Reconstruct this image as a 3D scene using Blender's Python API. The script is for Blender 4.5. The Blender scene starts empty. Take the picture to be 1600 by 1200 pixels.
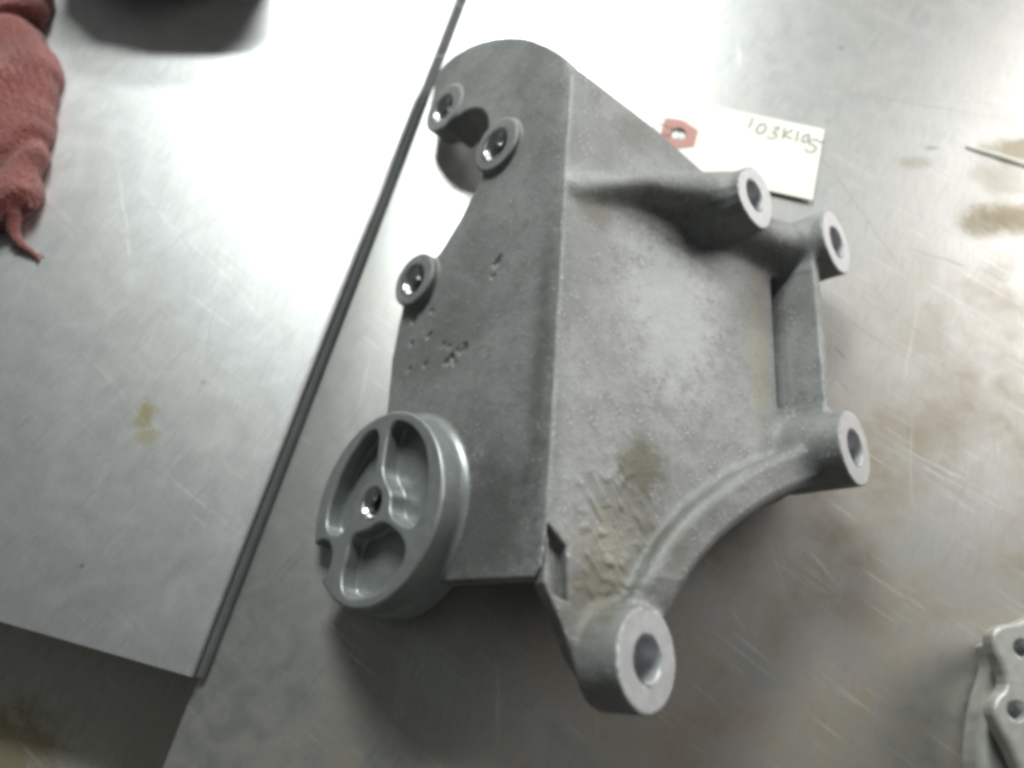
import bpy, math, random
import numpy as np
from mathutils import Matrix, Vector

S = bpy.context.scene
COL = S.collection
random.seed(7)
rng = np.random.default_rng(11)

# ------------------------------------------------------------------ camera
cam_d = bpy.data.cameras.new('camera')
cam = bpy.data.objects.new('camera', cam_d); COL.objects.link(cam)
cam.location = (0.0, -0.137766, 0.332597)
cam.rotation_euler = (math.radians(22.5), 0, 0)
cam_d.sensor_width = 36.0
cam_d.lens = 36.0 * 1248.0 / 1600.0
cam_d.clip_start = 0.01; cam_d.clip_end = 50
cam_d.dof.use_dof = True
cam_d.dof.focus_distance = 0.31
cam_d.dof.aperture_fstop = 5.0
S.camera = cam

# ------------------------------------------------------------------ world (dim workshop interior)
w = bpy.data.worlds.new('World'); S.world = w; w.use_nodes = True
bg = w.node_tree.nodes['Background']
bg.inputs[0].default_value = (0.78, 0.84, 0.80, 1); bg.inputs[1].default_value = 0.095

# ------------------------------------------------------------------ lamps: two fluorescent fixtures
def area(name, loc, target, sx, sy, power, color):
    d = bpy.data.lights.new(name, 'AREA'); d.shape = 'RECTANGLE'; d.size = sx; d.size_y = sy
    d.energy = power; d.color = color
    o = bpy.data.objects.new(name, d); COL.objects.link(o)
    o.location = loc
    o.rotation_euler = (Vector(target) - Vector(loc)).to_track_quat('-Z', 'Y').to_euler()
    return o
area('fluorescent_tube_lamp', (-0.12, 1.02, 0.88), (0, 0.1, 0), 0.50, 0.07, 11.0, (0.94, 1.0, 0.97))
area('fluorescent_tube_lamp', (-0.12, 1.30, 0.86), (0, 0.1, 0), 0.50, 0.07, 11.0, (0.94, 1.0, 0.97))
area('side_fluorescent_lamp', (1.85, 1.00, 0.86), (0, 0, 0), 1.1, 1.5, 37, (1.0, 0.98, 0.95))

# ------------------------------------------------------------------ exposure
S.view_settings.view_transform = 'Standard'; S.view_settings.look = 'None'
S.view_settings.exposure = 0.22; S.view_settings.gamma = 1.0
S.view_settings.use_curve_mapping = False
S.render.engine = 'CYCLES'
S.cycles.pixel_filter_type = 'BLACKMAN_HARRIS'
S.cycles.filter_width = 4.0
S.cycles.max_bounces = 5
S.cycles.use_adaptive_sampling = True; S.cycles.adaptive_threshold = 0.03

# ================================================================== node helpers
class NT:
    def __init__(self, name):
        self.m = bpy.data.materials.new(name); self.m.use_nodes = True
        self.t = self.m.node_tree; self.n = self.t.nodes; self.l = self.t.links
        self.b = self.n['Principled BSDF']
    def new(self, t, **kw):
        x = self.n.new(t)
        for k, v in kw.items(): setattr(x, k, v)
        return x
    def put(self, sock, v):
        if hasattr(v, 'is_linked') or isinstance(v, bpy.types.NodeSocket): self.l.new(v, sock)
        else: sock.default_value = v
    def math(self, op, a, b=0.0, c=None, clamp=False):
        x = self.new('ShaderNodeMath', operation=op, use_clamp=clamp)
        self.put(x.inputs[0], a); self.put(x.inputs[1], b)
        if c is not None: self.put(x.inputs[2], c)
        return x.outputs[0]
    def vmath(self, op, a, b=(0, 0, 0)):
        x = self.new('ShaderNodeVectorMath', operation=op)
        self.put(x.inputs[0], a); self.put(x.inputs[1], b)
        return x
    def obj(self): return self.new('ShaderNodeTexCoord').outputs['Object']
    def scale(self, v, s):
        return self.vmath('MULTIPLY', v, s).outputs[0]
    def noise(self, v, scale, detail=4, rough=0.55, dist=0.0):
        x = self.new('ShaderNodeTexNoise'); self.put(x.inputs['Vector'], v)
        x.inputs['Scale'].default_value = scale; x.inputs['Detail'].default_value = detail
        x.inputs['Roughness'].default_value = rough; x.inputs['Distortion'].default_value = dist
        return x.outputs['Fac']
    def ramp(self, v, stops):
        x = self.new('ShaderNodeValToRGB'); self.put(x.inputs[0], v)
        e = x.color_ramp.elements
        while len(e) < len(stops): e.new(0.5)
        for k, (p, c) in enumerate(stops):
            e[k].position = p
            e[k].color = (c, c, c, 1) if not hasattr(c, '__len__') else (*c, 1)
        return x.outputs[0]
    def step(self, v, lo, hi, a=0.0, b=1.0):
        x = self.new('ShaderNodeMapRange', interpolation_type='SMOOTHSTEP')
        self.put(x.inputs[0], v)
        x.inputs[1].default_value = lo; x.inputs[2].default_value = hi
        x.inputs[3].default_value = a; x.inputs[4].default_value = b
        return x.outputs[0]
    def mix(self, f, a, b, mode='MIX'):
        x = self.new('ShaderNodeMix', data_type='RGBA', blend_type=mode)
        self.put(x.inputs[0], f)
        for s, v in ((x.inputs[6], a), (x.inputs[7], b)):
            if isinstance(v, tuple): v = (*v, 1) if len(v) == 3 else v
            self.put(s, v)
        return x.outputs[2]
    def bump(self, hgt, strength, dist):
        x = self.new('ShaderNodeBump'); self.put(x.inputs['Height'], hgt)
        x.inputs['Strength'].default_value = strength; x.inputs['Distance'].default_value = dist
        self.l.new(x.outputs[0], self.b.inputs['Normal'])
    def set(self, **kw):
        for k, v in kw.items():
            k = k.replace('_', ' ')
            if isinstance(v, tuple) and len(v) == 3: v = (*v, 1)
            self.put(self.b.inputs[k], v)
    def blob(self, v, c, r, noise, amt=0.5):
        """soft-edged patch round a point, its outline broken by noise"""
        d = self.vmath('MULTIPLY', self.vmath('SUBTRACT', v, c).outputs[0], tuple(1.0 / a for a in r)).outputs[0]
        L = self.vmath('LENGTH', d).outputs['Value']
        L = self.math('ADD', L, self.math('MULTIPLY', self.math('SUBTRACT', noise, 0.5), amt * 2.4))
        return self.step(L, 0.35, 1.05, 1.0, 0.0)

# scratch group: distance from a point to a segment
def scratch_group():
    g = bpy.data.node_groups.new('scratch_segment', 'ShaderNodeTree')
    for nm, ty in (('P', 'NodeSocketVector'), ('A', 'NodeSocketVector'), ('D', 'NodeSocketVector'), ('Inv', 'NodeSocketFloat'), ('Width', 'NodeSocketFloat')):
        g.interface.new_socket(nm, in_out='INPUT', socket_type=ty)
    g.interface.new_socket('Mask', in_out='OUTPUT', socket_type='NodeSocketFloat')
    i = g.nodes.new('NodeGroupInput'); o = g.nodes.new('NodeGroupOutput')
    L = g.links.new
    def vm(op, a, b=None):
        x = g.nodes.new('ShaderNodeVectorMath'); x.operation = op
        L(a, x.inputs[0])
        if b is not None: L(b, x.inputs[1])
        return x
    pa = vm('SUBTRACT', i.outputs['P'], i.outputs['A']).outputs[0]
    dt = vm('DOT_PRODUCT', pa, i.outputs['D']).outputs['Value']
    t = g.nodes.new('ShaderNodeMath'); t.operation = 'MULTIPLY'; t.use_clamp = True
    L(dt, t.inputs[0]); L(i.outputs['Inv'], t.inputs[1])
    sc = g.nodes.new('ShaderNodeVectorMath'); sc.operation = 'SCALE'
    L(i.outputs['D'], sc.inputs[0]); L(t.outputs[0], sc.inputs['Scale'])
    d = vm('DISTANCE', pa, sc.outputs[0]).outputs['Value']
    # thinner towards the two ends
    tt = g.nodes.new('ShaderNodeMath'); tt.operation = 'PINGPONG'; L(t.outputs[0], tt.inputs[0]); tt.inputs[1].default_value = 0.5
    wd = g.nodes.new('ShaderNodeMath'); wd.operation = 'MULTIPLY_ADD'; L(tt.outputs[0], wd.inputs[0]); wd.inputs[1].default_value = 1.6; wd.inputs[2].default_value = 0.25
    ww = g.nodes.new('ShaderNodeMath'); ww.operation = 'MULTIPLY'; L(wd.outputs[0], ww.inputs[0]); L(i.outputs['Width'], ww.inputs[1])
    q = g.nodes.new('ShaderNodeMath'); q.operation = 'DIVIDE'; L(d, q.inputs[0]); L(ww.outputs[0], q.inputs[1])
    m = g.nodes.new('ShaderNodeMath'); m.operation = 'SUBTRACT'; m.use_clamp = True
    m.inputs[0].default_value = 1.0; L(q.outputs[0], m.inputs[1])
    L(m.outputs[0], o.inputs[0])
    return g
SCR = scratch_group()
def scratches(N, P, segs, width):
    tot = None
    for k, (x0, y0, x1, y1, wgt) in enumerate(segs):
        x = N.new('ShaderNodeGroup'); x.node_tree = SCR
        N.l.new(P, x.inputs['P'])
        x.inputs['A'].default_value = (x0, y0, 0)
        d = (x1 - x0, y1 - y0, 0); x.inputs['D'].default_value = d
        x.inputs['Inv'].default_value = 1.0 / (d[0] ** 2 + d[1] ** 2)
        x.inputs['Width'].default_value = width * (0.6 + 0.8 * random.random())
        v = N.math('MULTIPLY', x.outputs[0], wgt)
        tot = v if tot is None else N.math('MAXIMUM', tot, v)
    return tot

# ================================================================== materials
def steel(name, base, rough, light=(), dark=(), stains=(), specks=(), grime=0.0, grime_shade_c=(0.20, 0.17, 0.12)):
    N = NT(name)
    P0 = N.scale(N.obj(), (1000, 1000, 0))               # millimetres on the sheet
    wob = N.new('ShaderNodeTexNoise'); N.put(wob.inputs['Vector'], P0); wob.inputs['Scale'].default_value = 0.03; wob.inputs['Detail'].default_value = 2
    off = N.vmath('MULTIPLY', N.vmath('SUBTRACT', wob.outputs['Color'], (0.5, 0.5, 0.5)).outputs[0], (6, 6, 0)).outputs[0]
    P = N.vmath('ADD', P0, off).outputs[0]
    big = N.noise(P0, 0.018, 3)
    mid = N.noise(P0, 0.09, 5, 0.62, 0.6)
    fine = N.noise(P0, 0.7, 4, 0.7)
    # rolled grain of the sheet: noise stretched along the long edge of the panel
    rot = N.new('ShaderNodeMapping'); N.put(rot.inputs['Vector'], P0); rot.inputs['Rotation'].default_value = (0, 0, math.radians(15.0))
    grain = N.noise(N.scale(rot.outputs[0], (1.6, 0.06, 1)), 1.0, 3, 0.6)
    rot2 = N.new('ShaderNodeMapping'); N.put(rot2.inputs['Vector'], P0); rot2.inputs['Rotation'].default_value = (0, 0, math.radians(-52.0))
    hair = N.noise(N.scale(rot2.outputs[0], (0.9, 0.025, 1)), 1.0, 2, 0.5)
    hair = N.step(hair, 0.63, 0.72)
    col = N.mix(N.step(mid, 0.25, 0.78), tuple(b * 0.93 for b in base), tuple(min(1, b * 1.03) for b in base))
    col = N.mix(N.math('MULTIPLY', N.step(fine, 0.35, 0.7), 0.10), col, (0.30, 0.30, 0.29))
    rg = N.math('MULTIPLY_ADD', N.math('SUBTRACT', mid, 0.5), 0.06, rough)
    rg = N.math('MULTIPLY_ADD', N.math('SUBTRACT', grain, 0.5), 0.12, rg)
    rg = N.math('MULTIPLY_ADD', N.math('SUBTRACT', big, 0.5), 0.06, rg)
    metal = 1.0
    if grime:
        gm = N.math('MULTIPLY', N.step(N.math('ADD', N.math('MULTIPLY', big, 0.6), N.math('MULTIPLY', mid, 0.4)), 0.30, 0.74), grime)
        sep = N.new('ShaderNodeSeparateXYZ'); N.put(sep.inputs[0], P0)      # brown grime with the light falloff painted in: weaker towards upper left
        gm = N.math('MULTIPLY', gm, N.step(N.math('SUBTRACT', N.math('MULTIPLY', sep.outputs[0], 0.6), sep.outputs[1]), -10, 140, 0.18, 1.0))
        col = N.mix(gm, col, grime_shade_c)
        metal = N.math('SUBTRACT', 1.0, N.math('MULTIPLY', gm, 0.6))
    for (x, y, rx, ry, c, s) in stains:
        bl = N.math('MULTIPLY', N.blob(P, (x, y, 0), (rx, ry, 1), N.math('MULTIPLY_ADD', fine, 0.5, N.math('MULTIPLY', mid, 0.5)), 1.0), s)
        col = N.mix(bl, col, c)
        metal = N.math('SUBTRACT', metal, N.math('MULTIPLY', bl, 0.65), clamp=True)
    if dark:
        dm = scratches(N, P, dark, 0.42)
        dm = N.math('MULTIPLY', dm, N.step(mid, 0.36, 0.55, 0.25, 1.0))
        col = N.mix(dm, col, (0.045, 0.045, 0.04))
        metal = N.math('SUBTRACT', metal, N.math('MULTIPLY', dm, 0.8), clamp=True)
    if light:
        lm = scratches(N, P, light, 0.62)
        lm = N.math('MULTIPLY', lm, N.step(mid, 0.34, 0.56, 0.08, 0.5))
        col = N.mix(lm, col, (0.95, 0.95, 0.93))
        rg = N.math('ADD', rg, N.math('MULTIPLY', lm, 0.25))
    for (x, y, rx, ry) in specks:
        sp = N.blob(P0, (x, y, 0), (rx, ry, 1), fine, 0.7)
        col = N.mix(N.math('MULTIPLY', sp, 0.6), col, (0.09, 0.09, 0.08))
    rot3 = N.new('ShaderNodeMapping'); N.put(rot3.inputs['Vector'], P0); rot3.inputs['Rotation'].default_value = (0, 0, math.radians(38.0))
    hair2 = N.step(N.noise(N.scale(rot3.outputs[0], (1.3, 0.03, 1)), 1.0, 1, 0.5), 0.62, 0.70)
    col = N.mix(N.math('MULTIPLY', hair, 0.34), col, (0.92, 0.92, 0.90))
    col = N.mix(N.math('MULTIPLY', hair2, 0.32), col, tuple(b * 0.5 for b in base))
    col = N.mix(N.math('MULTIPLY', N.step(grain, 0.46, 0.64), 0.36), col, tuple(b * 0.6 for b in base))
    h = N.math('ADD', N.math('MULTIPLY', grain, 0.5), N.math('MULTIPLY', fine, 0.35))
    N.bump(h, 0.16, 0.0003)
    N.set(Base_Color=col, Metallic=metal, Roughness=N.math('MINIMUM', N.math('MAXIMUM', rg, 0.16), 0.9))
    return N.m

PANEL_L = [(-201.5,127.7,-179.8,61.5,.9),(-185.8,104,-96.5,12.7,.6),(-179.8,187.2,-167.2,160.9,.7),(-183.8,169.5,-114.1,92.6,.6),(-187.4,77.7,-179.8,61.5,1),(-237.9,107.9,-185.8,52.8,.5),(-157.6,47.6,-108.2,12.7,.5),(-135.3,-58.6,-126.2,-65.4,.8),(-143.7,56.3,-105.1,39,.4),(-195,120,-150,60,.4),(-150,-40,-110,-70,.4),(-200,20,-150,-30,.3),(-120,100,-80,60,.4)]
PANEL_D = [(-123.3,-47.4,-191.1,-24.3,.25),(-210,96,-150,88,.3),(-150,88,-120,96,.3),(-205,150,-170,128,.4),(-136,40,-138,8,.35),(-160,26,-110,8,.25)]
BENCH_D = [(152.1,137.8,189.5,56.3,.75),(150.4,173.9,267.1,148.2,.6),(158,121.6,245.4,59.8,.4),(192.6,72.3,226.6,58,.7),(139.6,-30.2,166.2,-66.7,.3),(167.6,52.8,198.8,12.7,.45),(196.7,165.2,256.7,160.9,.5),(216.3,66.9,242,45.8,.5),(148,18,152.5,11,1.0),(147,1,152,-6.5,1.0),(209,132.5,220,130,1.0),(150,37,190,5,.4),(163,150,165,146,.9),(230,128,262,88,.5),(110,-72,126,-66,.3),(20,-150,30,-120,.3)]
BENCH_L = [(220.4,156.6,215.4,139.9,.8),(194.3,49.3,174.8,-6.2,.5),(177.9,-12.3,169.1,-58.6,.5),(156.9,-27.3,215.7,-61.3,.9),(160,-24,206,-52,.7),(122.5,-72.1,133,-90.3,.6),(87.9,-97.9,93.2,-107.8,.5),(123,205.4,124,182.7,.6),(87.2,196.2,85.8,135.8,.5),(-29.2,12.7,-30.7,-30.2,.4),(-64.3,12.7,-68.3,-12.3,.4),(-48.2,-154,-40.7,-110.3,.5),(-4.8,-156.2,-6.3,-112.7,.5),(105,-60,112,-95,.4),(30,-110,34,-150,.4)]
M = {}
M['panel'] = steel('brushed_steel_panel', (0.70, 0.70, 0.70), 0.47, PANEL_L, PANEL_D,
    stains=[(-159.5, -17, 6.5, 11, (0.27, 0.225, 0.07), 0.85), (-157, -27, 8, 6, (0.28, 0.235, 0.09), 0.65)],
    specks=[(-173.8, -82.1, 1.5, 1.0), (-136.8, -1.6, 0.8, 1.0)])
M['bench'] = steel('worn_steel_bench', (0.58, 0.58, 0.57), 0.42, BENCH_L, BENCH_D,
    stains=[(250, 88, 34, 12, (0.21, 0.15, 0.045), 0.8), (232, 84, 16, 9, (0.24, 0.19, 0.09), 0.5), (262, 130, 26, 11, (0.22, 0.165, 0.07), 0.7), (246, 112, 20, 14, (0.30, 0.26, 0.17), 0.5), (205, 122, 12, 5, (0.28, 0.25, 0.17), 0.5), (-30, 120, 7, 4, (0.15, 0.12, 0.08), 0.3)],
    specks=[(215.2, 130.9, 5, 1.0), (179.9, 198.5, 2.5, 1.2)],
    grime=1.0, grime_shade_c=(0.30, 0.245, 0.175))
M['shelf'] = steel('grimy_steel_shelf', (0.66, 0.64, 0.58), 0.6, stains=[(-215, -150, 40, 22, (0.22, 0.16, 0.06), 0.8)], grime=0.6, grime_shade_c=(0.30, 0.26, 0.19))

def cast_material():
    N = NT('cast_aluminium')
    P = N.scale(N.obj(), (1000, 1000, 1000))
    big = N.noise(P, 0.03, 4, 0.6, 0.4)
    mid = N.noise(P, 0.16, 5, 0.62)
    fine = N.noise(P, 0.9, 4, 0.7)
    grit = N.new('ShaderNodeTexVoronoi'); N.put(grit.inputs['Vector'], P); grit.inputs['Scale'].default_value = 0.55
    spk = N.step(grit.outputs['Distance'], 0.10, 0.32, 1.0, 0.0)
    col = N.mix(N.step(big, 0.32, 0.68), (0.195, 0.197, 0.193), (0.29, 0.293, 0.29))
    col = N.mix(N.math('MULTIPLY', N.step(mid, 0.45, 0.70), 0.5), col, (0.15, 0.149, 0.142))
    col = N.mix(N.math('MULTIPLY', spk, N.step(mid, 0.44, 0.58)), col, (0.46, 0.46, 0.45))
    col = N.mix(N.math('MULTIPLY', N.step(fine, 0.52, 0.70), 0.5), col, (0.10, 0.10, 0.096))
    # oil, dirt, a scuff; painted web sheen, shaded plate bottom (along ridge, from ridge, up)
    for c, r, cc, s in (((-56, 35, 13), (15, 14, 12), (0.085, 0.078, 0.045), 0.8), ((-72, 30, 11), (15, 18, 14), (0.10, 0.092, 0.06), 0.55), ((-88, 22, 8), (18, 16, 14), (0.27, 0.255, 0.19), 0.6), ((-104, 18, 6), (20, 18, 14), (0.11, 0.103, 0.072), 0.7), ((-86, 44, 18), (14, 12, 14), (0.12, 0.112, 0.08), 0.6), ((-20, -4, -6), (90, 9, 9), (0.10, 0.10, 0.095), 0.75), ((-80, 0, -30), (34, 9, 34), (0.085, 0.085, 0.082), 0.75),  # last one: shade painted on the lower plate
                        ((9, 90, 34), (50, 7, 9), (0.24, 0.225, 0.165), 0.6), ((44, 14, 5), (9, 12, 10), (0.12, 0.105, 0.085), 0.7),
                        ((90, 30, 10), (14, 12, 10), (0.14, 0.135, 0.12), 0.6), ((72, 52, 24), (5, 10, 8), (0.62, 0.62, 0.60), 0.8), ((12, 48, 18), (48, 30, 20), (0.40, 0.405, 0.40), 0.6),  # last one: pale sheen painted on the web centre
                        ((0, 0, -60), (24, 10, 26), (0.11, 0.108, 0.10), 0.4)):
        b = N.blob(P, c, r, N.math('MULTIPLY_ADD', mid, 0.6, N.math('MULTIPLY', fine, 0.4)), 1.0)
        col = N.mix(N.math('MULTIPLY', b, s), col, cc)
    h = N.math('ADD', N.math('MULTIPLY', mid, 0.9), N.math('MULTIPLY', fine, 0.55))
    h = N.math('ADD', h, N.math('MULTIPLY', spk, 0.30))
    N.bump(h, 0.48, 0.0007)
    N.set(Base_Color=col, Metallic=0.2, Roughness=N.math('MULTIPLY_ADD', fine, 0.22, 0.46))
    return N.m
M['cast'] = cast_material()

def machined(name, base, rough, metal, ringed=False):
    N = NT(name)
    P = N.scale(N.obj(), (1000, 1000, 1000))
    mid = N.noise(P, 0.22, 4, 0.6); fine = N.noise(P, 1.6, 3, 0.6)
    col = N.mix(N.step(mid, 0.35, 0.7), tuple(b * 0.86 for b in base), base)
    col = N.mix(N.math('MULTIPLY', N.step(fine, 0.58, 0.72), 0.35), col, tuple(b * 0.6 for b in base))
    N.bump(N.math('ADD', N.math('MULTIPLY', fine, 0.4), mid), 0.15, 0.0003)
    N.set(Base_Color=col, Metallic=metal, Roughness=N.math('MULTIPLY_ADD', mid, 0.16, rough))
    return N.m
M['face'] = machined('machined_aluminium_face', (0.50, 0.50, 0.51), 0.40, 0.2)
M['bore'] = machined('drilled_bore', (0.36, 0.37, 0.37), 0.22, 0.85)
M['grey_bore'] = machined('dull_bore', (0.55, 0.56, 0.575), 0.34, 0.5)
M['pad'] = machined('smooth_cast_pad', (0.29, 0.305, 0.305), 0.30, 0.4)
M['sink'] = machined('polished_countersink', (0.62, 0.63, 0.64), 0.12, 1.0)
M['pale_cast'] = machined('pale_clean_casting', (0.46, 0.455, 0.425), 0.42, 0.4)

def plain(name, base, rough, metal=0.0, var=0.15, scale=400.0, bump=0.0):
    N = NT(name)
    n = N.noise(N.obj(), scale, 4, 0.6)
    N.set(Base_Color=N.mix(n, tuple(b * (1 - var) for b in base), tuple(min(1, b * (1 + var)) for b in base)), Roughness=rough, Metallic=metal)
    if bump: N.bump(n, bump, 0.0003)
    return N.m
M['card'] = plain('manila_card', (0.88, 0.86, 0.77), 0.8, var=0.03, scale=90)
M['patch'] = plain('red_card_patch', (0.50, 0.27, 0.245), 0.85, var=0.12, scale=250)
M['ink'] = plain('black_ink', (0.03, 0.03, 0.032), 0.5)
M['wire'] = plain('thin_wire', (0.35, 0.33, 0.30), 0.35, 0.8)
M['sliver'] = plain('white_plastic', (0.80, 0.78, 0.72), 0.5, var=0.05)
M['lint'] = plain('white_lint', (0.85, 0.85, 0.85), 0.8)
M['hair'] = plain('dark_hair', (0.03, 0.028, 0.025), 0.5)
M['black'] = plain('matte_black', (0.012, 0.012, 0.013), 0.65, var=0.3, scale=60, bump=0.2)
M['seam_dark'] = plain('dark_grey_strip', (0.08, 0.086, 0.086), 0.85, var=0.25, scale=120, bump=0.1)
def cloth():
    N = NT('red_shop_cloth')
    P = N.scale(N.obj(), (1000, 1000, 1000))
    mid = N.noise(P, 0.05, 4); fine = N.noise(P, 1.1, 4, 0.75)
    v = N.new('ShaderNodeTexVoronoi'); N.put(v.inputs['Vector'], P); v.inputs['Scale'].default_value = 0.8
    col = N.mix(N.step(mid, 0.3, 0.7), (0.19, 0.042, 0.036), (0.29, 0.075, 0.064))
    col = N.mix(N.math('MULTIPLY', N.step(fine, 0.4, 0.75), 0.6), col, (0.36, 0.12, 0.10))
    N.bump(N.math('ADD', fine, N.math('MULTIPLY', v.outputs['Distance'], 0.8)), 0.9, 0.0016)
    N.set(Base_Color=col, Roughness=0.95, Sheen_Weight=0.4, Sheen_Roughness=0.5)
    N.b.inputs['Specular IOR Level'].default_value = 0.1
    return N.m
M['cloth'] = cloth()

# ================================================================== object helpers
def tag(o, label=None, cat=None, group=None, kind=None):
    if label: o['label'] = label
    if cat: o['category'] = cat
    if group: o['group'] = group
    if kind: o['kind'] = kind
    return o
def link(name, verts, faces, mat, parent=None, smooth=True, normals=None):
    me = bpy.data.meshes.new(name)
    me.from_pydata([tuple(v) for v in verts], [], [tuple(f) for f in faces]); me.update()
    if mat: me.materials.append(M[mat])
    if smooth:
        me.polygons.foreach_set('use_smooth', np.ones(len(me.polygons), bool))
    if normals is not None:
        me.normals_split_custom_set_from_vertices([tuple(v) for v in normals])
    o = bpy.data.objects.new(name, me); COL.objects.link(o)
    if parent: o.parent = parent
    return o
def empty(name, loc):
    o = bpy.data.objects.new(name, None); COL.objects.link(o); o.location = loc
    o.empty_display_size = 0.02
    return o

# ------------------------------------------------------------------ implicit surfaces -> mesh (surface nets)
def smin(a, b, k):
    hh = np.clip(0.5 + 0.5 * (b - a) / k, 0, 1)
    return b + (a - b) * hh - k * hh * (1 - hh)
def smax(a, b, k): return -smin(-a, -b, k)
def poly2(x, y, pts):
    d = np.full(x.shape, 1e18, np.float32); inside = np.zeros(x.shape, bool)
    n = len(pts)
    for i in range(n):
        ax, ay = pts[i]; bx, by = pts[i - 1]
        ex, ey = bx - ax, by - ay
        wx, wy = x - ax, y - ay
        t = np.clip((wx * ex + wy * ey) / (ex * ex + ey * ey), 0, 1)
        d = np.minimum(d, (wx - ex * t) ** 2 + (wy - ey * t) ** 2)
        c1 = y >= ay; c2 = y < by; c3 = ex * wy > ey * wx
        inside ^= (c1 & c2 & c3) | (~c1 & ~c2 & ~c3)
    d = np.sqrt(d)
    return np.where(inside, -d, d)
def extr(d2, z, z0, z1, r=1.5):
    """2-D distance d2 extruded between z0 and z1, edges rounded by r"""
    a = d2 + r; b = np.abs(z - 0.5 * (z0 + z1)) - 0.5 * (z1 - z0) + r
    return np.minimum(np.maximum(a, b), 0) + np.hypot(np.maximum(a, 0), np.maximum(b, 0)) - r
def rcone(X, a, b, r1, r2):
    a = np.array(a, np.float32); b = np.array(b, np.float32); ba = b - a
    t = np.clip(((X - a) @ ba) / (ba @ ba), 0, 1)
    return np.linalg.norm(X - a - t[:, None] * ba, axis=1) - (r1 + (r2 - r1) * t)
def box(X, c, hs, r=1.0):
    q = np.abs(X - np.array(c, np.float32)) - np.array(hs, np.float32) + r
    return np.linalg.norm(np.maximum(q, 0), axis=1) + np.minimum(q.max(axis=1), 0) - r

def surface_nets(fn, lo, hi, h):
    lo = np.array(lo, float); B = 8
    nb = np.ceil((np.array(hi, float) - lo) / (h * B)).astype(int); n = nb * B
    cb = np.stack(np.meshgrid(*[np.arange(k) for k in nb], indexing='ij'), -1).reshape(-1, 3)
    cv = fn((lo + (cb * B + (B - 1) / 2) * h).astype(np.float32))
    G = np.repeat(np.repeat(np.repeat(cv.reshape(nb), B, 0), B, 1), B, 2).astype(np.float32)
    act = cb[np.abs(cv) < B * h * 0.87 * 1.35 + 2.0]
    o = np.stack(np.meshgrid(*[np.arange(B)] * 3, indexing='ij'), -1).reshape(-1, 3)
    for k in range(0, len(act), 800):
        idx = (act[k:k + 800, None, :] * B + o[None]).reshape(-1, 3)
        G[idx[:, 0], idx[:, 1], idx[:, 2]] = fn((lo + idx * h).astype(np.float32))
    s = G < 0
    c = np.zeros(tuple(n - 1), np.uint8)
    for a in (0, 1):
        for b in (0, 1):
            for d in (0, 1):
                c += s[a:n[0] - 1 + a, b:n[1] - 1 + b, d:n[2] - 1 + d]
    cells = np.argwhere((c > 0) & (c < 8))
    vid = np.full(tuple(n - 1), -1, np.int32); vid[tuple(cells.T)] = np.arange(len(cells))
    acc = np.zeros((len(cells), 3)); cnt = np.zeros(len(cells))
    for ax in range(3):
        o1, o2 = [k for k in range(3) if k != ax]
        for a in (0, 1):
            for b in (0, 1):
                p = cells.copy(); p[:, o1] += a; p[:, o2] += b
                q = p.copy(); q[:, ax] += 1
                g0 = G[tuple(p.T)]; g1 = G[tuple(q.T)]
                m = (g0 < 0) != (g1 < 0)
                t = np.where(m, g0 / np.where(m, g0 - g1, 1), 0)
                pos = p.astype(float); pos[:, ax] += t
                acc[m] += pos[m]; cnt[m] += 1
    V = lo + acc / cnt[:, None] * h
    F = []
    for ax in range(3):
        o1, o2 = (ax + 1) % 3, (ax + 2) % 3
        sl0 = [slice(1, -1)] * 3; sl0[ax] = slice(0, -1)
        sl1 = [slice(1, -1)] * 3; sl1[ax] = slice(1, None)
        a0 = s[tuple(sl0)]; a1 = s[tuple(sl1)]
        e = np.argwhere(a0 != a1); flip = a1[tuple(e.T)]
        base = e.copy(); base[:, o1] += 1; base[:, o2] += 1
        def cell(d1, d2):
            q = base.copy(); q[:, o1] += d1; q[:, o2] += d2
            return vid[tuple(q.T)]
        quad = np.stack([cell(-1, -1), cell(0, -1), cell(0, 0), cell(-1, 0)], 1)
        quad[flip] = quad[flip][:, ::-1]
        F.append(quad)
    F = np.concatenate(F); F = F[(F >= 0).all(1)]
    ep = 0.25
    def grad(V):
        g = np.zeros_like(V)
        for k in ((1, -1, -1), (-1, -1, 1), (-1, 1, -1), (1, 1, 1)):
            k = np.array(k, float)
            g += k * fn((V + k * ep).astype(np.float32))[:, None]
        return g / (np.linalg.norm(g, axis=1, keepdims=True) + 1e-9)
    N_ = grad(V)
    st = np.clip(fn(V.astype(np.float32)), -0.5 * h, 0.5 * h)
    return V - N_ * st[:, None], F, N_

def piece(name, V, F, Nn, sel, mat, parent, scale=0.001):
    f = F[sel]
    if len(f) == 0: return None
    u, inv = np.unique(f, return_inverse=True)
    return link(name, V[u] * scale, inv.reshape(f.shape), mat, parent, True, Nn[u])

def lathe(prof, n=40, axis='q'):
    """(radius, height) profile turned round an axis; verts in millimetres round the origin"""
    vs, fs = [], []
    for r, z in prof:
        for k in range(n):
            a = 2 * math.pi * k / n
            x, y = r * math.cos(a), r * math.sin(a)
            vs.append((x, y, z) if axis == 'q' else (x, z, y))
    for i in range(len(prof) - 1):
        for k in range(n):
            k2 = (k + 1) % n
            q = (i * n + k, i * n + k2, (i + 1) * n + k2, (i + 1) * n + k)
            fs.append(q if axis != 'q' else q[::-1])
    return np.array(vs), fs

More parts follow.
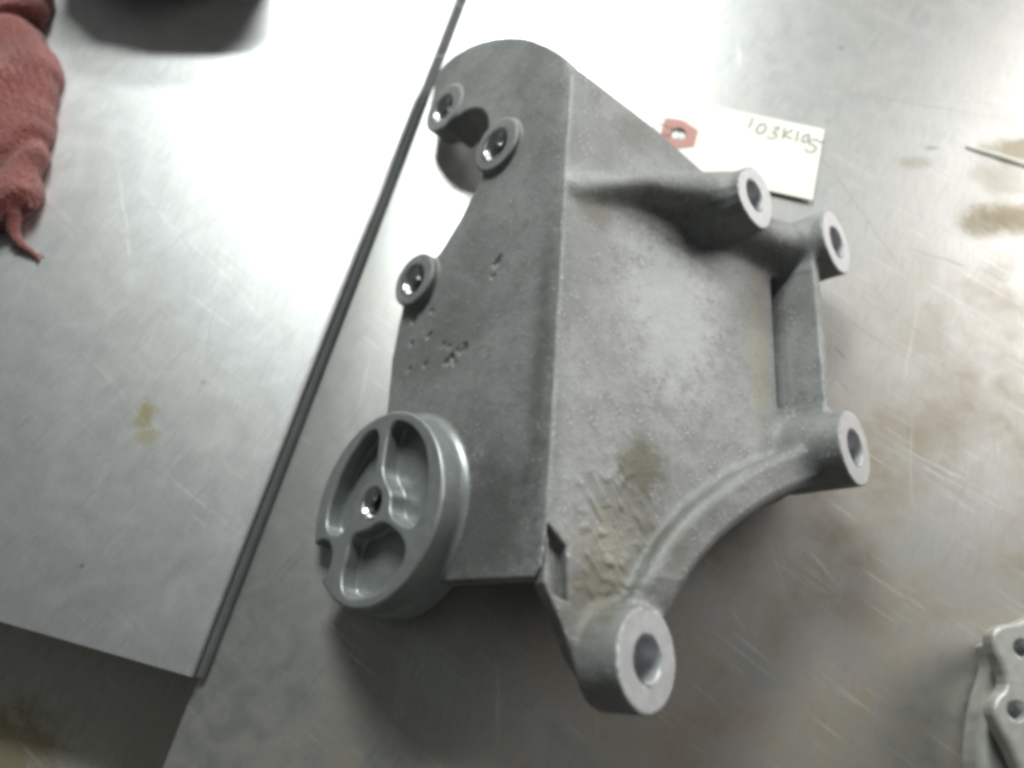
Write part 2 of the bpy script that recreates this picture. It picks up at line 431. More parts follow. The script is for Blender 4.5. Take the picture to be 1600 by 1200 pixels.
def tube(pts, radii, n=8):
    vs, fs = [], []
    P = [Vector(p) for p in pts]
    for i, p in enumerate(P):
        t = (P[min(i + 1, len(P) - 1)] - P[max(i - 1, 0)]).normalized()
        up = Vector((0, 0, 1)) if abs(t.z) < 0.95 else Vector((1, 0, 0))
        a = t.cross(up).normalized(); b = a.cross(t)
        r = radii[i] if hasattr(radii, '__len__') else radii
        for k in range(n):
            an = 2 * math.pi * k / n
            vs.append(p + a * (r * math.cos(an)) + b * (r * math.sin(an)))
    for i in range(len(P) - 1):
        for k in range(n):
            k2 = (k + 1) % n
            fs.append((i * n + k, i * n + k2, (i + 1) * n + k2, (i + 1) * n + k))
    fs.append(tuple(range(n))[::-1]); fs.append(tuple((len(P) - 1) * n + k for k in range(n)))
    return vs, fs

# ================================================================== the setting: bench, raised panel, shelf below
# direction along the seam and across it, in the bench plane
seam0 = np.array((-123.6, -124.2)); seam1 = np.array((-30.8, 230.5))
su = (seam1 - seam0) / np.linalg.norm(seam1 - seam0); sv = np.array((su[1], -su[0]))   # sv points right
def sheet(name, prof, t0, t1, mat, nseg=60):
    """a profile (across, height) in millimetres swept along the seam direction"""
    vs, fs = [], []
    m = len(prof)
    for i in range(nseg + 1):
        t = t0 + (t1 - t0) * i / nseg
        for a, z in prof:
            xy = seam0 + su * t + sv * a
            vs.append((xy[0] * .001, xy[1] * .001, z * .001))
    for i in range(nseg):
        for k in range(m - 1):
            fs.append((i * m + k, (i + 1) * m + k, (i + 1) * m + k + 1, i * m + k + 1)[::-1])
    fs.append(tuple(range(m))[::-1]); fs.append(tuple(nseg * m + k for k in range(m)))
    o = link(name, vs, fs, mat)
    o.data.set_sharp_from_angle(angle=math.radians(40))
    return tag(o, kind='structure')
# lower bench sheet: folded-down left edge, reaches past the frame on the other sides
bp_ = [(0.2, -30), (0.2, -1.2), (0.6, -0.4), (1.4, 0.0)] + [(x, 0.0) for x in (40, 90, 150, 220, 300, 420, 700)] + [(700, -30)]
sheet('bench_top', bp_, -260, 720, 'bench', 80)
# raised panel: sheet with a rolled right edge
R_ = 2.2; Z = 6.0
pp_ = [(-600, 0.3), (-600, Z), (-300, Z), (-150, Z), (-60, Z), (-R_ - 1.2, Z)]
for k in range(1, 9):
    a = math.radians(90 - 97 * k / 8)
    pp_.append((-R_ + 0.4 + R_ * math.cos(a), Z - R_ + R_ * math.sin(a)))
pp_.append((-0.6, 0.3))
sheet('raised_panel', pp_, 0.0, 720, 'panel', 80)
# dark half-round strip along the seam between panel and bench
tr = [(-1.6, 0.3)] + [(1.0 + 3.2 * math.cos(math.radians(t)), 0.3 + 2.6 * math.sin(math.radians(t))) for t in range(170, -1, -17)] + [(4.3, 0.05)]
sheet('seam_strip', tr, 0.4, 720, 'seam_dark', 80)
# shelf below
vs = [(-0.9, -0.6, -0.031), (0.3, -0.6, -0.031), (0.3, 0.3, -0.031), (-0.9, 0.3, -0.031)]
tag(link('lower_shelf', vs, [(0, 1, 2, 3)], 'shelf', smooth=False), kind='structure')

# ================================================================== the cast bracket
O_ = Vector((0.0168112, 0.0017884, 0.075))
e_ = Vector((0.0723850, 0.9973768, 0.0)); n1 = Vector((-0.6785538, 0.0492463, 0.7328980)); n2 = Vector((0.7309754, -0.0530508, 0.6803385))
FR = Matrix((( e_.x, -n1.x, n2.x, 0), (e_.y, -n1.y, n2.y, 0), (e_.z, -n1.z, n2.z, O_.z), (0, 0, 0, 1)))
bracket = empty('cast_bracket', (O_.x, O_.y, 0.0))
tag(bracket, 'grey cast aluminium bracket with bored bosses and spoked round pad, on the bench', 'bracket')

AL = math.radians(20.0); CA, SA = math.cos(AL), math.sin(AL)
PLATE = [(128,-91),(140,-95),(152.3,-93.5),(161,-93.2),(166.5,-87),(167.7,-80),(166.8,-70),(164.5,-61.5),(160,-51),(154,-40.3),(147.5,-31),(140.5,-23.1),(130,-13),(119.7,-4.5),(113,-0.6),(106,0.2),(-85,0.2),(-96,-1),(-99.5,-4),(-98.7,-47.5),(-95,-75),(-72,-100),(-40,-99),(-23.3,-94.5),(1.4,-96.2),(26.4,-93.8),(36,-88),(44,-76),(48.2,-70.7),(60.8,-60),(74.1,-51.6),(81.4,-47),(88,-50),(120,-80)]
LOBE = [(128,-91),(140,-95),(152.3,-93.5),(161,-93.2),(166.5,-87),(167.7,-80),(166.8,-70),(164.5,-61.5),(160,-51),(154,-40.3),(147.5,-31),(140.5,-23.1),(128,-14),(100,-14),(78,-30),(80,-47),(88,-50),(120,-80)]
WEB = [(113,0.3),(105.7,21.6),(97.5,45),(86.2,69.3),(78,88),(70,104),(56,115.5),(-22,115.5),(-44,117),(-52,109),(-57,101.9),(-66.9,80.6),(-84,60.8),(-98.6,50.9),(-112,45),(-126,38),(-132.5,25),(-130,19),(-122.8,13),(-110.9,6.5),(-101,0.3)]
PADC = (-70.5, -77.5)
def chaikin(P, n=1):
    for _ in range(n):
        Q = []
        for i in range(len(P)):
            a, b = P[i], P[(i + 1) % len(P)]
            Q += [(0.75 * a[0] + 0.25 * b[0], 0.75 * a[1] + 0.25 * b[1]), (0.25 * a[0] + 0.75 * b[0], 0.25 * a[1] + 0.75 * b[1])]
        P = Q
    return P
UL = [(-40.1,-83.1),(-48.7,-82.4),(-56.7,-82.5),(-61.2,-89.5),(-69.3,-93.9),(-77.6,-95.6),(-76.7,-105),(-69.4,-107),(-59.3,-104.3),(-50.9,-99.8),(-44.5,-93.5),(-40,-88.2)]
UR = [(-38.3,-73.1),(-40,-66.2),(-44.9,-58.4),(-52,-52.7),(-61.3,-50),(-70,-49.6),(-78.2,-52.4),(-78.6,-55.5),(-74.8,-63.9),(-71,-65.8),(-65.1,-65.9),(-57.2,-73.3),(-49.3,-73.8)]
LO = [(-82.1,-88.2),(-82,-80.9),(-78.7,-72.2),(-82.3,-64.6),(-87.5,-57.5),(-92.9,-58.1),(-98.1,-63.6),(-101.9,-69.4),(-102.8,-79.5),(-101.8,-88.1),(-95.2,-90.4),(-89.4,-88.8)]
PITS = [(17.6,-72.4,0.9),(16.9,-83.7,1.2),(15.9,-84.6,0.8),(5.6,-72.5,1.2),(6.6,-71.6,0.7),(5.3,-83.8,1.0),(-5.6,-48.8,1.8),(-7.2,-50.6,1.1),(-6.2,-52.6,0.9),(-8.8,-55.9,1.8),(-9.9,-58.9,1.3),(-11.5,-54.0,0.9),(-7.6,-72.2,1.0),(-7.1,-82.7,0.8),(28.8,-34,1.7),(27.8,-35.6,1.2),(30.3,-33.2,0.9),(22.6,-36.2,0.9),(-1,-62,1.0),(-3,-58,0.8)]
UL, UR, LO = (chaikin(P_, 2) for P_ in (UL, UR, LO))
# left bosses: (s, q, face p, back p, radius, bore radius)
LB = [(133.6,-81.7,-1.0,12,13,6.6),(89.1,-39.4,-2.6,15,13.2,6.8),(35.4,-82.9,-4.2,10,12.8,6.6)]
# right bosses: (s, p, face q, back q, radius, bore radius)
RB = [(65.0,67.0,46,18,14.3,6.6),(61.9,115,60,30,14.6,6.9),(-35.6,108.5,61.8,34,14.9,7.1),(-121.6,27,22,5,16.2,7.2)]
B1 = chaikin([(72,57.5),(78.8,68),(78.4,75),(75,81),(69,82.5),(62,81),(55,77),(51,70),(52,60),(57,54.5),(64.4,53.5)], 1)
ARC = [(-38,120),(-43.5,107),(-50,93),(-57.5,80),(-66,68.5),(-73,60),(-81,52.3),(-88,46.8),(-96,42.2),(-112,34)]

def parts(X):
    s, p, q = X[:, 0], X[:, 1], X[:, 2]
    wv = p * CA + q * SA; m = q * CA - p * SA
    D = {}
    pl = extr(poly2(s, q, PLATE), p, 0, 8, 1.0)
    lb = extr(poly2(s, q, LOBE), p, 0, 13, 1.0)
    D['mounting_plate'] = np.minimum(pl, lb)
    D['web_plate'] = np.minimum(extr(poly2(s, wv, WEB), m, -7, 0, 1.0),
        extr(poly2(p, q, [(2,-1),(2,-42),(58,-44),(93,-5),(98,30)]), s, 18, 25, 1.5))
    # unseen skirt walls added under the web, down to the bench, to block light
    hz = -(75.0 - 0.7329 * p + 0.6803 * q - 0.4)
    sk = np.minimum(extr(poly2(s, wv, [(109, 4), (101, 22), (93, 45), (81, 70), (74, 88), (70, 86), (77, 68), (89, 43), (97, 20), (105, 3)]), m, -90, -2, 1.0),
                    box(X, (13, 106, 5), (48, 2.4, 35), 1.0))
    D['web_plate'] = np.minimum(D['web_plate'], np.maximum(sk, hz))
    for k, (a, b, f0, f1, r, _) in enumerate(LB):
        D['L%d' % k] = extr(np.hypot(s - a, q - b) - r, p, f0, f1, 1.0)
    rr = np.hypot(s - PADC[0], q - PADC[1])
    pad = extr(rr - 38.6, p, -12, 9, 1.2)
    base = extr(rr - 40.0, p, -0.8, 7, 1.0)
    D['round_pad'] = smin(pad, base, 3.0)
    for k, (a, b, f0, f1, r, _) in enumerate(RB):
        d2 = np.hypot(s - a, p - b) - r
        if k == 0:
            kk = np.abs(d2) < 14; d2[kk] = poly2(s[kk], p[kk], B1) - 1.0
        D['R%d' % k] = extr(d2, q, f1, f0, 0.7)
    W3 = np.stack([s, wv, m], 1)
    D['rib0'] = np.minimum(rcone(W3, (53, 6, -2.0), (62, 34, 3.5), 3.5, 6.0), rcone(W3, (62, 34, 3.5), (66, 68, 9), 6.0, 11.0))
    D['rib1'] = np.minimum(rcone(X, (62, 76, 27), (60, 108, 43), 10, 11.0), 1e3)
    D['rib2'] = box(X, (13, 106, 40), (50, 2.7, 13.6), 1.2)
    arc = None
    for i in range(len(ARC) - 1):
        (a0, b0), (a1, b1) = ARC[i], ARC[i + 1]
        ex, ey = a1 - a0, b1 - b0
        t = np.clip(((s - a0) * ex + (wv - b0) * ey) / (ex * ex + ey * ey), 0, 1)
        d2 = np.hypot(s - a0 - ex * t, wv - b0 - ey * t)
        arc = d2 if arc is None else np.minimum(arc, d2)
    top = np.interp(s, [-125, -112, -95, -65, -40], [2.5, 4.5, 9, 12, 13])
    D['rib3'] = extr(arc - 7.4, m - top, -18, 0, 3.6)
    return D, s, p, q, wv, m, rr

def bracket_sdf(X):
    D, s, p, q, wv, m, rr = parts(X)
    d = np.minimum(D['mounting_plate'], D['web_plate'])
    for k in range(3): d = smin(d, D['L%d' % k], 1.6)
    r = smin(D['rib0'], D['rib1'], 6.0)
    d = smin(d, r, 7.0)
    d = smin(d, D['rib2'], 2.2)
    d = smin(d, D['rib3'], 3.5)
    d = smin(d, D['round_pad'], 2.2)
    b = np.minimum(np.minimum(D['R0'], D['R1']), np.minimum(D['R2'], D['R3']))
    # fillet the bosses into the casting, but keep their machined ends crisp
    face = np.full(q.shape, 1e3, np.float32)
    d = smin(d, b, 4.0)
    for (a, bb, f0, f1, rad, _) in RB:
        cut = extr(np.hypot(s - a, p - bb) - rad - 2.5, q, f0, f0 + 30, 0.4)
        d = smax(d, -cut, 0.5)
    # carvings
    d = smax(d, -(np.sqrt((s - 104) ** 2 + (q + 68) ** 2 + (p * 1.35) ** 2) - 19.5), 1.2)
    k_ = (rr < 44) & (p < 4)
    if k_.any():
        dk, sk, qk, pk = d[k_], s[k_], q[k_], p[k_]
        for P_ in (UL, UR, LO):
            dk = smax(dk, -extr(poly2(sk, qk, P_) - 1.9, pk, -30, -4.5, 1.2), 1.2)
        d = d.copy(); d[k_] = dk
    d = smax(d, -(np.hypot(s + 89, q + 109.0) - 8.2), 1.0)
    d = smax(d, -extr(poly2(s, wv, [(-83, 1.8), (-88.5, 8.2), (-106, 9.8), (-104, 4.5)]), m, -4.5, 20, 0.8), 1.0)
    d = smax(d, -box(X, (14, 101.2, 40), (31, 2.0, 22), 1.5), 1.0)      # slot added beside the end wall to darken the recess
    for a, b_, r_ in PITS:
        d = smax(d, -(np.sqrt((s - a) ** 2 + (q - b_) ** 2 + (p * 1.6) ** 2) - r_ + 0.6 * np.sin(s * 1.9 + q * 1.1) * np.sin(q * 2.3)), 1.2)
    # bores
    for (a, b_, f0, f1, _, rb) in LB:
        d = smax(d, -(np.hypot(s - a, q - b_) - rb), 0.6)
    for (a, b_, f0, f1, _, rb) in RB:
        d = smax(d, -extr(np.hypot(s - a, p - b_) - rb, q, f0 - 24, f0 + 10, 0.3), 0.5)
    d = smax(d, -extr(np.hypot(s + 68.7, q + 79.1) - 5.6, p, -30, 4, 0.3), 0.6)
    # crust of deposits on the lower corner of the web
    cr = np.exp(-(((s + 86) / 28) ** 2 + ((p - 25) / 17) ** 2 + ((q - 9) / 11) ** 2))
    d = d - cr * 0.55 * np.maximum(0, np.sin(s * 0.42 + 2.3 * np.sin(p * 0.31 + 1.0)) * np.sin(p * 0.55 + 2.1 * np.sin(s * 0.27)) + 0.3 * np.sin(s * 1.3 + p * 0.9 + 2 * np.sin(p * 0.7)))
    # softly rounded, slightly uneven edge along the ridge
    rd = np.exp(-((p * p + q * q) / 12.0))
    d = d + rd * (0.85 + 0.22 * np.sin(s * 0.075 + 1.2 * np.sin(s * 0.031)) + 0.10 * np.sin(s * 0.21 + 2.0))
    # slightly uneven sand-cast skin
    d = d + 0.05 * np.sin(s * 0.31 + 1.3 * np.sin(q * 0.17)) * np.sin(q * 0.27 + p * 0.21 + 1.1 * np.sin(s * 0.13))
    return d

V, F, NN = surface_nets(bracket_sdf, (-142, -17, -122), (176, 136, 70), 0.9)
C = V[F].mean(1); CN = NN[F].mean(1)
D, s, p, q, wv, m, rr = parts(C.astype(np.float32))
keys = ['mounting_plate', 'web_plate', 'L0', 'L1', 'L2', 'round_pad', 'R0', 'R1', 'R2', 'R3', 'rib0', 'rib1', 'rib2', 'rib3']
grp = np.argmin(np.stack([D[k] for k in keys], 1), 1)
# faces inside pockets of the pad belong to the pad
inpad = (rr < 39.5) & (p < 2.0)
grp[inpad] = keys.index('round_pad')
root_parts = {}
def add(name, sel, mat, parent):
    o = piece(name, V, F, NN, sel, mat, parent)
    if o is not None and parent is bracket: o.matrix_local = FR
    return o
add('mounting_plate', grp == 0, 'cast', bracket)['label'] = 'flat darker mounting plate with casting pits'
add('web_plate', grp == 1, 'cast', bracket)['label'] = 'broad sloping web with brown oil stains'
for k in range(4): add('rib', grp == 10 + k, 'cast', bracket)
# the round pad: hub, rim and three spokes as sub-parts of the pad
hubr = np.hypot(s + 68.7, q + 79.1)
ang = np.degrees(np.arctan2(q - PADC[1], s - PADC[0]))
pm = grp == 5
front = pm & (p < -10.2) & (rr < 38.4)
hub = front & (hubr < 11.5); rim = front & (rr > 28.5) & ~hub; spoke = front & ~hub & ~rim
pad = add('round_pad', pm & ~front, 'pad', bracket); pad['label'] = 'round pad with three recessed pockets and a notched rim'
add('hub', hub, 'pad', pad); add('rim', rim, 'pad', pad)
sa = np.stack([np.abs((ang - t + 180) % 360 - 180) for t in (0.0, 125.0, -125.0)], 1).argmin(1)
for k in range(3): add('spoke', spoke & (sa == k), 'pad', pad)

def hole(parent, centre, prof, axis, mats, names):
    """turned liner of a bore, with its countersink"""
    for (pr, mt, nm) in zip(prof, mats, names):
        vs, fs = lathe(pr, 48, axis)
        o = link(nm, (vs + np.array(centre)) * 0.001, fs, mt, parent)
        o.data.set_sharp_from_angle(angle=math.radians(35))
for k, (a, b, f0, f1, r, rb) in enumerate(LB):
    bo = add('boss', grp == 2 + k, 'cast', bracket)
    bo['label'] = ['boss at the corner of the lobe', 'boss beside the dark notch', 'boss on the plate edge above the round pad'][k]
    sink = [(rb + 1.3, f0 - 0.25), (rb + 0.9, f0 - 0.2), (rb + 0.1, f0 + 0.5), (rb - 0.9, f0 + 1.7), (rb - 1.9, f0 + 3.2), (rb - 2.5, f0 + 5.2)]
    bore = [(rb - 2.5, f0 + 5.2), (rb - 2.5, f1 - 1.0), (0.01, f1 - 0.8)]
    hole(bo, (a, 0, b), (sink, bore), 'p', ('sink', 'bore'), ('countersink', 'bore'))
hole(pad, (-68.7, 0, -79.1), ([(6.5, -12.2), (5.6, -11.6), (4.6, -10.0), (3.9, -8.2)], [(3.9, -8.2), (3.9, 3), (0.01, 3.2)]), 'p', ('sink', 'bore'), ('countersink', 'bore'))
for k, (a, b, f0, f1, r, rb) in enumerate(RB):
    sel = grp == 6 + k
    fc = (np.abs(q - f0) < 0.8) & (CN[:, 2] > 0.8) & (np.hypot(s - a, p - b) < r + 6)
    sel |= fc
    bo = add('boss', sel & ~fc, 'cast', bracket)
    bo['label'] = ['flat-sided boss at the end of the upper rib', 'boss at the upper right corner of the web', 'boss where the curved rib meets the end wall', 'largest boss on the lowest arm with the brightest machined face'][k]
    add('machined_face', fc, 'face', bo)
    hole(bo, (a, b, 0), ([(rb + 0.12, f0 + 0.1), (rb - 0.45, f0 - 0.6), (rb - 0.5, f0 - 9), (rb - 1.6, f0 - 10.2), (0.01, f0 - 11)],), 'q', ('grey_bore',), ('bore',))

# ================================================================== the second casting at the lower right corner
TOPF = [(230,-92),(205,-98),(188.2,-105.8),(179.7,-107),(175.6,-109.4),(174.6,-114.8),(177,-123.6),(176.4,-128.9),(171.8,-132.1),(169.5,-136.3),(170.5,-141.5),(173.3,-148.7),(175,-156),(178,-170),(190,-190),(230,-190)]
LOWB = [(230,-100),(200,-106),(186,-113),(180,-124),(174.5,-134),(170,-146),(167.3,-156),(167,-172),(180,-196),(230,-196)]
TOPF = chaikin(TOPF, 1); LOWB = chaikin(LOWB, 1)
HOLES = [(185.6,-115.6,3.1),(178.3,-136.5,3.1)]
def small_sdf(X):
    x, y, z = X[:, 0], X[:, 1], X[:, 2]
    a = extr(poly2(x, y, TOPF), z, 20, 28, 1.8)
    b = extr(poly2(x, y, LOWB), z, 0.2, 16, 4.0)
    c_ = extr(poly2(x, y, TOPF) + 5.5, z, 4, 25, 2.0)
    d = smin(smin(a, c_, 3.0), b, 4.0)
    d = smax(d, -extr(poly2(x, y, TOPF) + 12.0, z, 22, 40, 1.5), 1.5)
    for hx, hy, r in HOLES: d = smax(d, -(np.hypot(x - hx, y - hy) - r), 0.5)
    return d
V2, F2, N2 = surface_nets(small_sdf, (160, -202, -3), (236, -86, 32), 0.8)
C2 = V2[F2].mean(1); CN2 = N2[F2].mean(1)
cast2 = empty('pale_casting', (0.19, -0.14, 0.0))
tag(cast2, 'pale scalloped flange casting with small bolt holes, cut off by the lower right corner', 'engine part')
tf = (C2[:, 2] > 27.0) & (CN2[:, 2] > 0.6)
off = Matrix.Translation((-0.19, 0.14, 0.0))
b0 = piece('body', V2, F2, N2, ~tf, 'pale_cast', cast2); b0.matrix_local = off
t0 = piece('flange_face', V2, F2, N2, tf, 'pale_cast', cast2); t0.matrix_local = off
for hx, hy, r in HOLES:
    vs, fs = lathe([(r + 0.1, 27.9), (r - 0.25, 27.3), (r - 0.3, 22), (0.01, 21.5)], 32, 'q')
    o = link('bolt_hole', (vs + np.array((hx, hy, 0))) * 0.001, fs, 'grey_bore', cast2); o.matrix_local = off

# ================================================================== red rag at the left edge
def rag():
    """crumpled terry cloth: a folded mound with rounded, overhanging edges"""
    out = [(-330,245),(-262,245),(-252,228),(-250,212),(-255,203.5),(-246,193),(-236.5,173),(-231.5,148),(-229,118),(-228.7,103),(-224.5,92),(-229,84),(-237,79),(-248,76),(-262,78),(-285,84),(-330,86)]
    def f(X):
        x, y, z = X[:, 0], X[:, 1], X[:, 2]
        zz = z - 6.0
        wx = x + 1.0 * np.sin(y * 0.13 + z * 0.1) + 0.4 * np.sin(y * 0.47 + 1)
        wy = y + 1.5 * np.sin(x * 0.23 + z * 0.15)
        d2 = poly2(wx, wy, out)
        fold = 2.6 * np.sin(x * 0.13 - 0.07 * y + 1.2 * np.sin(y * 0.05)) + 1.0 * np.sin(x * -0.11 + y * 0.15 + 0.7)
        top = 27 + fold + 5 * np.sin((y - 90) * 0.03)
        a = extr(d2, zz, 1.0, 1.0, 0.0) * 0
        body = extr(d2 + 0.5, zz, -5.0, 17.0, 10.5)
        r2 = np.hypot(wx + 285, (wy - 150) * 0.75)
        dome = (np.sqrt(((wx + 306) / 66) ** 2 + ((wy - 145) / 78) ** 2 + (zz / (top + 4)) ** 2) - 1) * 26
        d = smin(body, dome, 7.0)
        # fold valleys
        v1 = np.abs((wy - 203) - 0.25 * (wx + 250) + 1.5 * np.sin(wx * .2)) + np.maximum(0, 6 - zz) * .6
        d = d + 4.0 * np.exp(-(v1 / 3.0) ** 2)
        v2 = np.abs((wx + 240) * 0.8 - (wy - 110) * 0.55 + 2 * np.sin(wy * .12))
        d = d + 2.6 * np.exp(-(v2 / 3.2) ** 2)
        v3 = np.abs((wx + 232) * 0.9 - (wy - 85) * 0.75)
        d = d + 2.2 * np.exp(-(v3 / 2.2) ** 2)
        d = d - 0.16 * fold
        d = d + 0.42 * np.sin(x * 2.1 + np.sin(y * 1.3)) * np.sin(y * 1.9 + z) * np.sin(z * 1.7 + x)
        return np.maximum(d * 0.8, -(z - 6.2))
    return surface_nets(f, (-322, 60, 4), (-212, 240, 44), 1.0)
V3, F3, N3 = rag()
rg_ = empty('shop_rag', (-0.25, 0.15, 0.006))
tag(rg_, 'crumpled red terry shop rag with a frayed corner at the left edge', 'rag')
mo = Matrix.Translation((0.25, -0.15, -0.006))
o = piece('cloth', V3, F3, N3, np.ones(len(F3), bool), 'cloth', rg_); o.matrix_local = mo
vs, fs = tube([(-.2400, .0880, .0130), (-.2385, .0800, .0105), (-.2372, .0745, .0090), (-.2345, .0700, .0082), (-.2305, .0665, .0078), (-.2265, .0640, .0074), (-.2235, .0612, .0070), (-.2240, .0588, .0068)],
              [.0052, .0040, .0030, .0024, .0019, .0014, .0008, .0003], 10)
o = link('frayed_corner', vs, fs, 'cloth', rg_); o.matrix_local = mo
for (x, y, dx, dy) in ((-.2345, .0700, -.004, -.004), (-.2265, .0640, .005, -.001), (-.2305, .0665, -.006, -.0025)):
    vs, fs = tube([(x, y, .0075), (x + dx * .5, y + dy * .6, .0072), (x + dx, y + dy, .0066)], [.0005, .0004, .0002], 6)
    o = link('loose_thread', vs, fs, 'cloth', rg_); o.matrix_local = mo

# ================================================================== black block added out of view past the top edge to shade the panel
def blk(X):
    x, y, z = X[:, 0], X[:, 1], X[:, 2]
    d = extr(poly2(x, y, [(-250,262),(-232,244),(-200,236),(-165,235),(-144,238),(-134,248),(-138,285),(-250,285)]), z, 6.2, 64, 9.0)
    return smax(d, -extr(np.hypot(x + 185, y - 268) - 10, z, 50, 100, 2), 2.0)
V4, F4, N4 = surface_nets(blk, (-258, 230, 2), (-128, 294, 74), 1.6)
o = piece('shadow_block', V4, F4, N4, np.ones(len(F4), bool), 'black', None)
tag(o, 'added black block out of view past the top edge, casting the dark patch on the panel', 'block')

# ================================================================== manila parts tag
tu = np.array((0.9616, -0.2745)); tv = np.array((0.2745, 0.9616))     # along the writing, and up the card
TR = np.array((161.4, 141.5))
LEN, WID, CH = 84.0, 45.6, 12.5
pt = [TR, TR - tu * (LEN - CH), TR - tu * LEN - tv * CH, TR - tu * LEN - tv * (WID - CH), TR - tu * (LEN - CH) - tv * WID, TR - tv * WID]
HC = np.array((85.9, 139.4))
def card(outline, hole_r, z0, z1, n=64):
    """flat card with a round hole: rings of equal count, top, bottom and edges"""
    outl = []
    for k in range(n):
        a = 2 * math.pi * k / n; d = np.array((math.cos(a), math.sin(a))); best = 1e9
        for i in range(len(outline)):
            A = outline[i]; Bv = outline[i - 1] - A
            den = d[0] * Bv[1] - d[1] * Bv[0]
            if abs(den) < 1e-9: continue
            t = ((A - HC)[0] * Bv[1] - (A - HC)[1] * Bv[0]) / den
            u = ((A - HC)[0] * d[1] - (A - HC)[1] * d[0]) / den
            if t > 0 and -1e-6 <= u <= 1 + 1e-6: best = min(best, t)
        outl.append(HC + d * best)
    # put the true corners in
    for cpt in outline:
        k = int(np.argmin([np.arctan2(*(x - HC)) - np.arctan2(*(cpt - HC)) if False else np.linalg.norm((x - HC) / np.linalg.norm(x - HC) - (cpt - HC) / np.linalg.norm(cpt - HC)) for x in outl]))
        outl[k] = cpt
    inn = [HC + np.array((math.cos(2 * math.pi * k / n), math.sin(2 * math.pi * k / n))) * hole_r for k in range(n)]
    def zc(x):                                     # the card curls up a little at its free end
        t = float((x - HC) @ tu) / 75.0
        return 0.9 * t + 0.0 * float((x - HC) @ tv)
    vs = []
    for z in (z1, z0):
        for ring in (inn, outl): vs += [(x[0] * .001, x[1] * .001, (z + zc(x)) * .001) for x in ring]
    fs = []
    for k in range(n):
        j = (k + 1) % n
        fs += [(k, n + k, n + j, j), (2 * n + k, 2 * n + j, 3 * n + j, 3 * n + k), (n + k, 3 * n + k, 3 * n + j, n + j), (k, j, 2 * n + j, 2 * n + k)]
    return vs, fs, zc
tg = empty('parts_tag', (HC[0] * .001, HC[1] * .001, 0))
tag(tg, 'cream card parts tag with red eyelet patch and handwritten number, lying behind the bracket', 'tag')
mo = Matrix.Translation((-HC[0] * .001, -HC[1] * .001, 0))
vs, fs, zc = card(pt, 3.9, 0.75, 1.2)
o = link('card', vs, fs, 'card', tg, smooth=False); o.matrix_local = mo
hx = [HC + tu * a + tv * b for a, b in ((-8.6, 8.0), (0.5, 9.0), (9.4, 4.6), (9.4, -6.2), (0.5, -10.2), (-9.0, -9.0))]
vs, fs, zc = card(hx, 3.9, 1.22, 1.37)
o = link('eyelet_patch', vs, fs, 'patch', tg, smooth=False); o.matrix_local = mo
STR = [[(125.5,149.46),(123.94,145.71),(121.99,141.99)],
 [(130.99,145.3),(128.95,144.88),(126.62,141.99),(126.33,139.52),(127.91,138.94),(130.05,140.34),(131.4,143.23),(130.76,145.05)],
 [(134.99,142.81),(137.33,143.06),(137.89,142.24),(134.57,139.52),(136.12,138.7),(135.66,136.65),(133.43,135.67),(130.98,137.06)],
 [(140.89,142.4),(140.02,138.29),(138.94,135.02)],
 [(145.02,141.16),(140.35,138.29),(142.06,136.24),(143.95,135.67)],
 [(147.55,140.34),(146.58,136.65),(145.48,133.4)],
 [(152.87,138.29),(150.45,137.47),(148.99,135.02),(149.16,132.99),(150.92,133.8),(152.45,136.24),(152.71,138.12)],
 [(156.02,135.02),(152.95,134.21),(152.1,131.94),(154.18,131.37),(155.0,129.35),(153.21,126.94),(150.63,127.1),(149.64,129.35)],
 [(155.96,134.61),(157.72,133.23),(159.66,132.99)]]
def spline(pts, k=5):
    P = [np.array(p, float) for p in pts]; P = [2 * P[0] - P[1]] + P + [2 * P[-1] - P[-2]]
    out = []
    for i in range(1, len(P) - 2):
        for j in range(k):
            t = j / k
            out.append(0.5 * (2 * P[i] + (P[i + 1] - P[i - 1]) * t + (2 * P[i - 1] - 5 * P[i] + 4 * P[i + 1] - P[i + 2]) * t * t + (3 * P[i] - P[i - 1] - 3 * P[i + 1] + P[i + 2]) * t ** 3))
    out.append(P[-2]); return out
for st in STR:                                     # each pen stroke, a flat ribbon of ink on the card
    c = spline(st); vs, fs = [], []
    for i, x in enumerate(c):
        t = c[min(i + 1, len(c) - 1)] - c[max(i - 1, 0)]; t = t / np.linalg.norm(t)
        nrm = np.array((-t[1], t[0])) * (0.38 + 0.10 * math.sin(i * 1.3))
        for sgn in (1, -1):
            y = x + nrm * sgn; vs.append((y[0] * .001, y[1] * .001, (1.26 + zc(x)) * .001))
    for i in range(len(c) - 1): fs.append((2 * i, 2 * i + 1, 2 * i + 3, 2 * i + 2))
    o = link('pen_stroke', vs, fs, 'ink', tg, smooth=False); o.matrix_local = mo
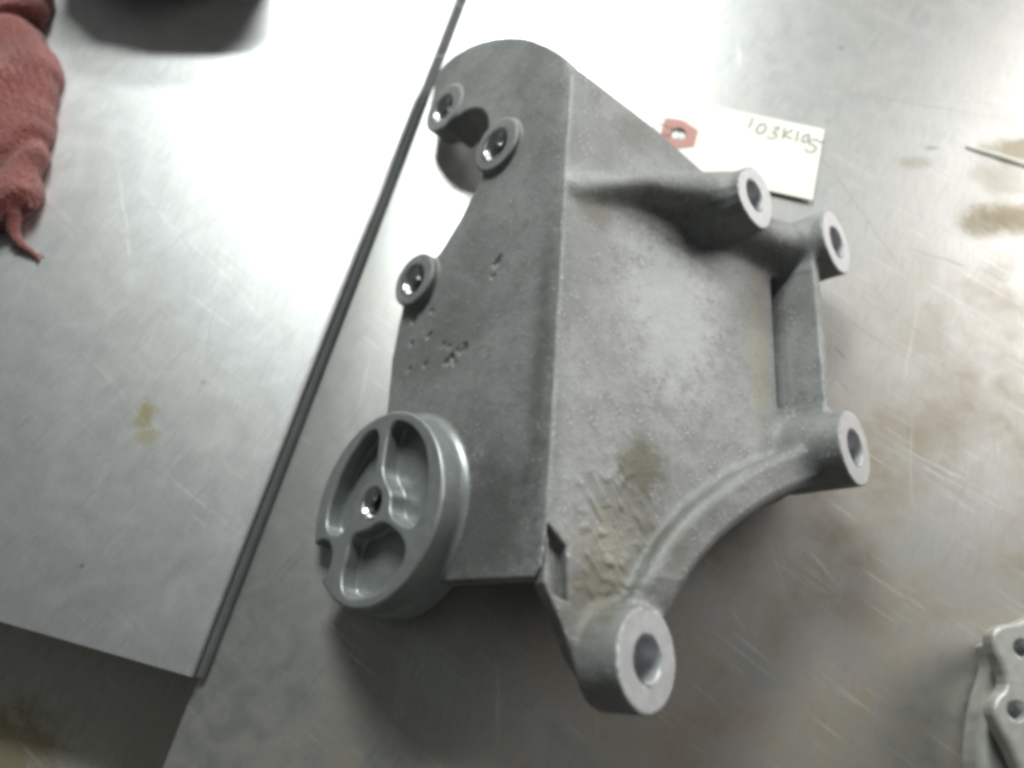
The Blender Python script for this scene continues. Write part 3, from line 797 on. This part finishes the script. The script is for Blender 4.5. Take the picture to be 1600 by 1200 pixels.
vs, fs = tube([(.0868, .1395, .0000 + .0012), (.0845, .1400, .0030), (.0800, .1412, .0042), (.0770, .1420, .0050), (.0740, .1400, .0075), (.0700, .1350, .010)], .00035, 6)
o = link('tag_wire', vs, fs, 'wire', tg); o.matrix_local = mo

# ================================================================== small litter on the bench
def ribbon(name, pts, wd, th, mat, label, cat):
    vs, fs = [], []
    P = [np.array(p, float) for p in pts]; n = len(P)
    for i, x in enumerate(P):
        t = (P[min(i + 1, n - 1)] - P[max(i - 1, 0)])[:2]; t /= np.linalg.norm(t)
        nr = np.array((-t[1], t[0])) * wd * 0.5 * min(1.0, 0.25 + i * 0.35)
        for sg, z in ((1, 0), (-1, 0), (-1, th), (1, th)):
            vs.append(((x[0] + nr[0] * sg) * .001, (x[1] + nr[1] * sg) * .001, (x[2] + z) * .001))
    for i in range(n - 1):
        for k in range(4):
            j = (k + 1) % 4
            fs.append((4 * i + k, 4 * i + j, 4 * i + 4 + j, 4 * i + 4 + k))
    fs += [(3, 2, 1, 0), tuple(4 * (n - 1) + k for k in range(4))]
    return tag(link(name, vs, fs, mat, smooth=False), label, cat)
ribbon('plastic_sliver', [(233, 131.7, .2), (238, 129.9, .5), (246, 126.9, .8), (255, 123.0, .9), (270, 116.5, .6)], 1.5, 0.6, 'sliver', 'thin white plastic sliver at the right edge by the brown stain', 'sliver')
def fibre(pts, r, mat, label):
    c = spline(pts, 6); vs, fs = tube([tuple(x * .001) for x in c], r * .001, 5)
    return tag(link('fibre', vs, fs, mat), label, 'fibre', 'stray fibres on the bench')
fibre([(-50, 181, 6.5), (-42, 184, 8), (-34, 186, 7), (-26, 183, 4), (-20, 186, 3), (-16, 180, 1)], 0.13, 'lint', 'pale lint thread across the panel edge beside the top of the bracket')
fibre([(-58, 236, 6.6), (-48, 231, 7.5), (-40, 229, 8), (-32, 226, 6), (-27, 225, 3)], 0.12, 'lint', 'pale lint thread across the panel edge at the top of the frame')
fibre([(28, 180, 60), (35, 176, 62), (42, 168, 62), (48, 158, 58), (53, 148, 54)], 0.10, 'hair', 'fine dark hair curling off the upper edge of the bracket')
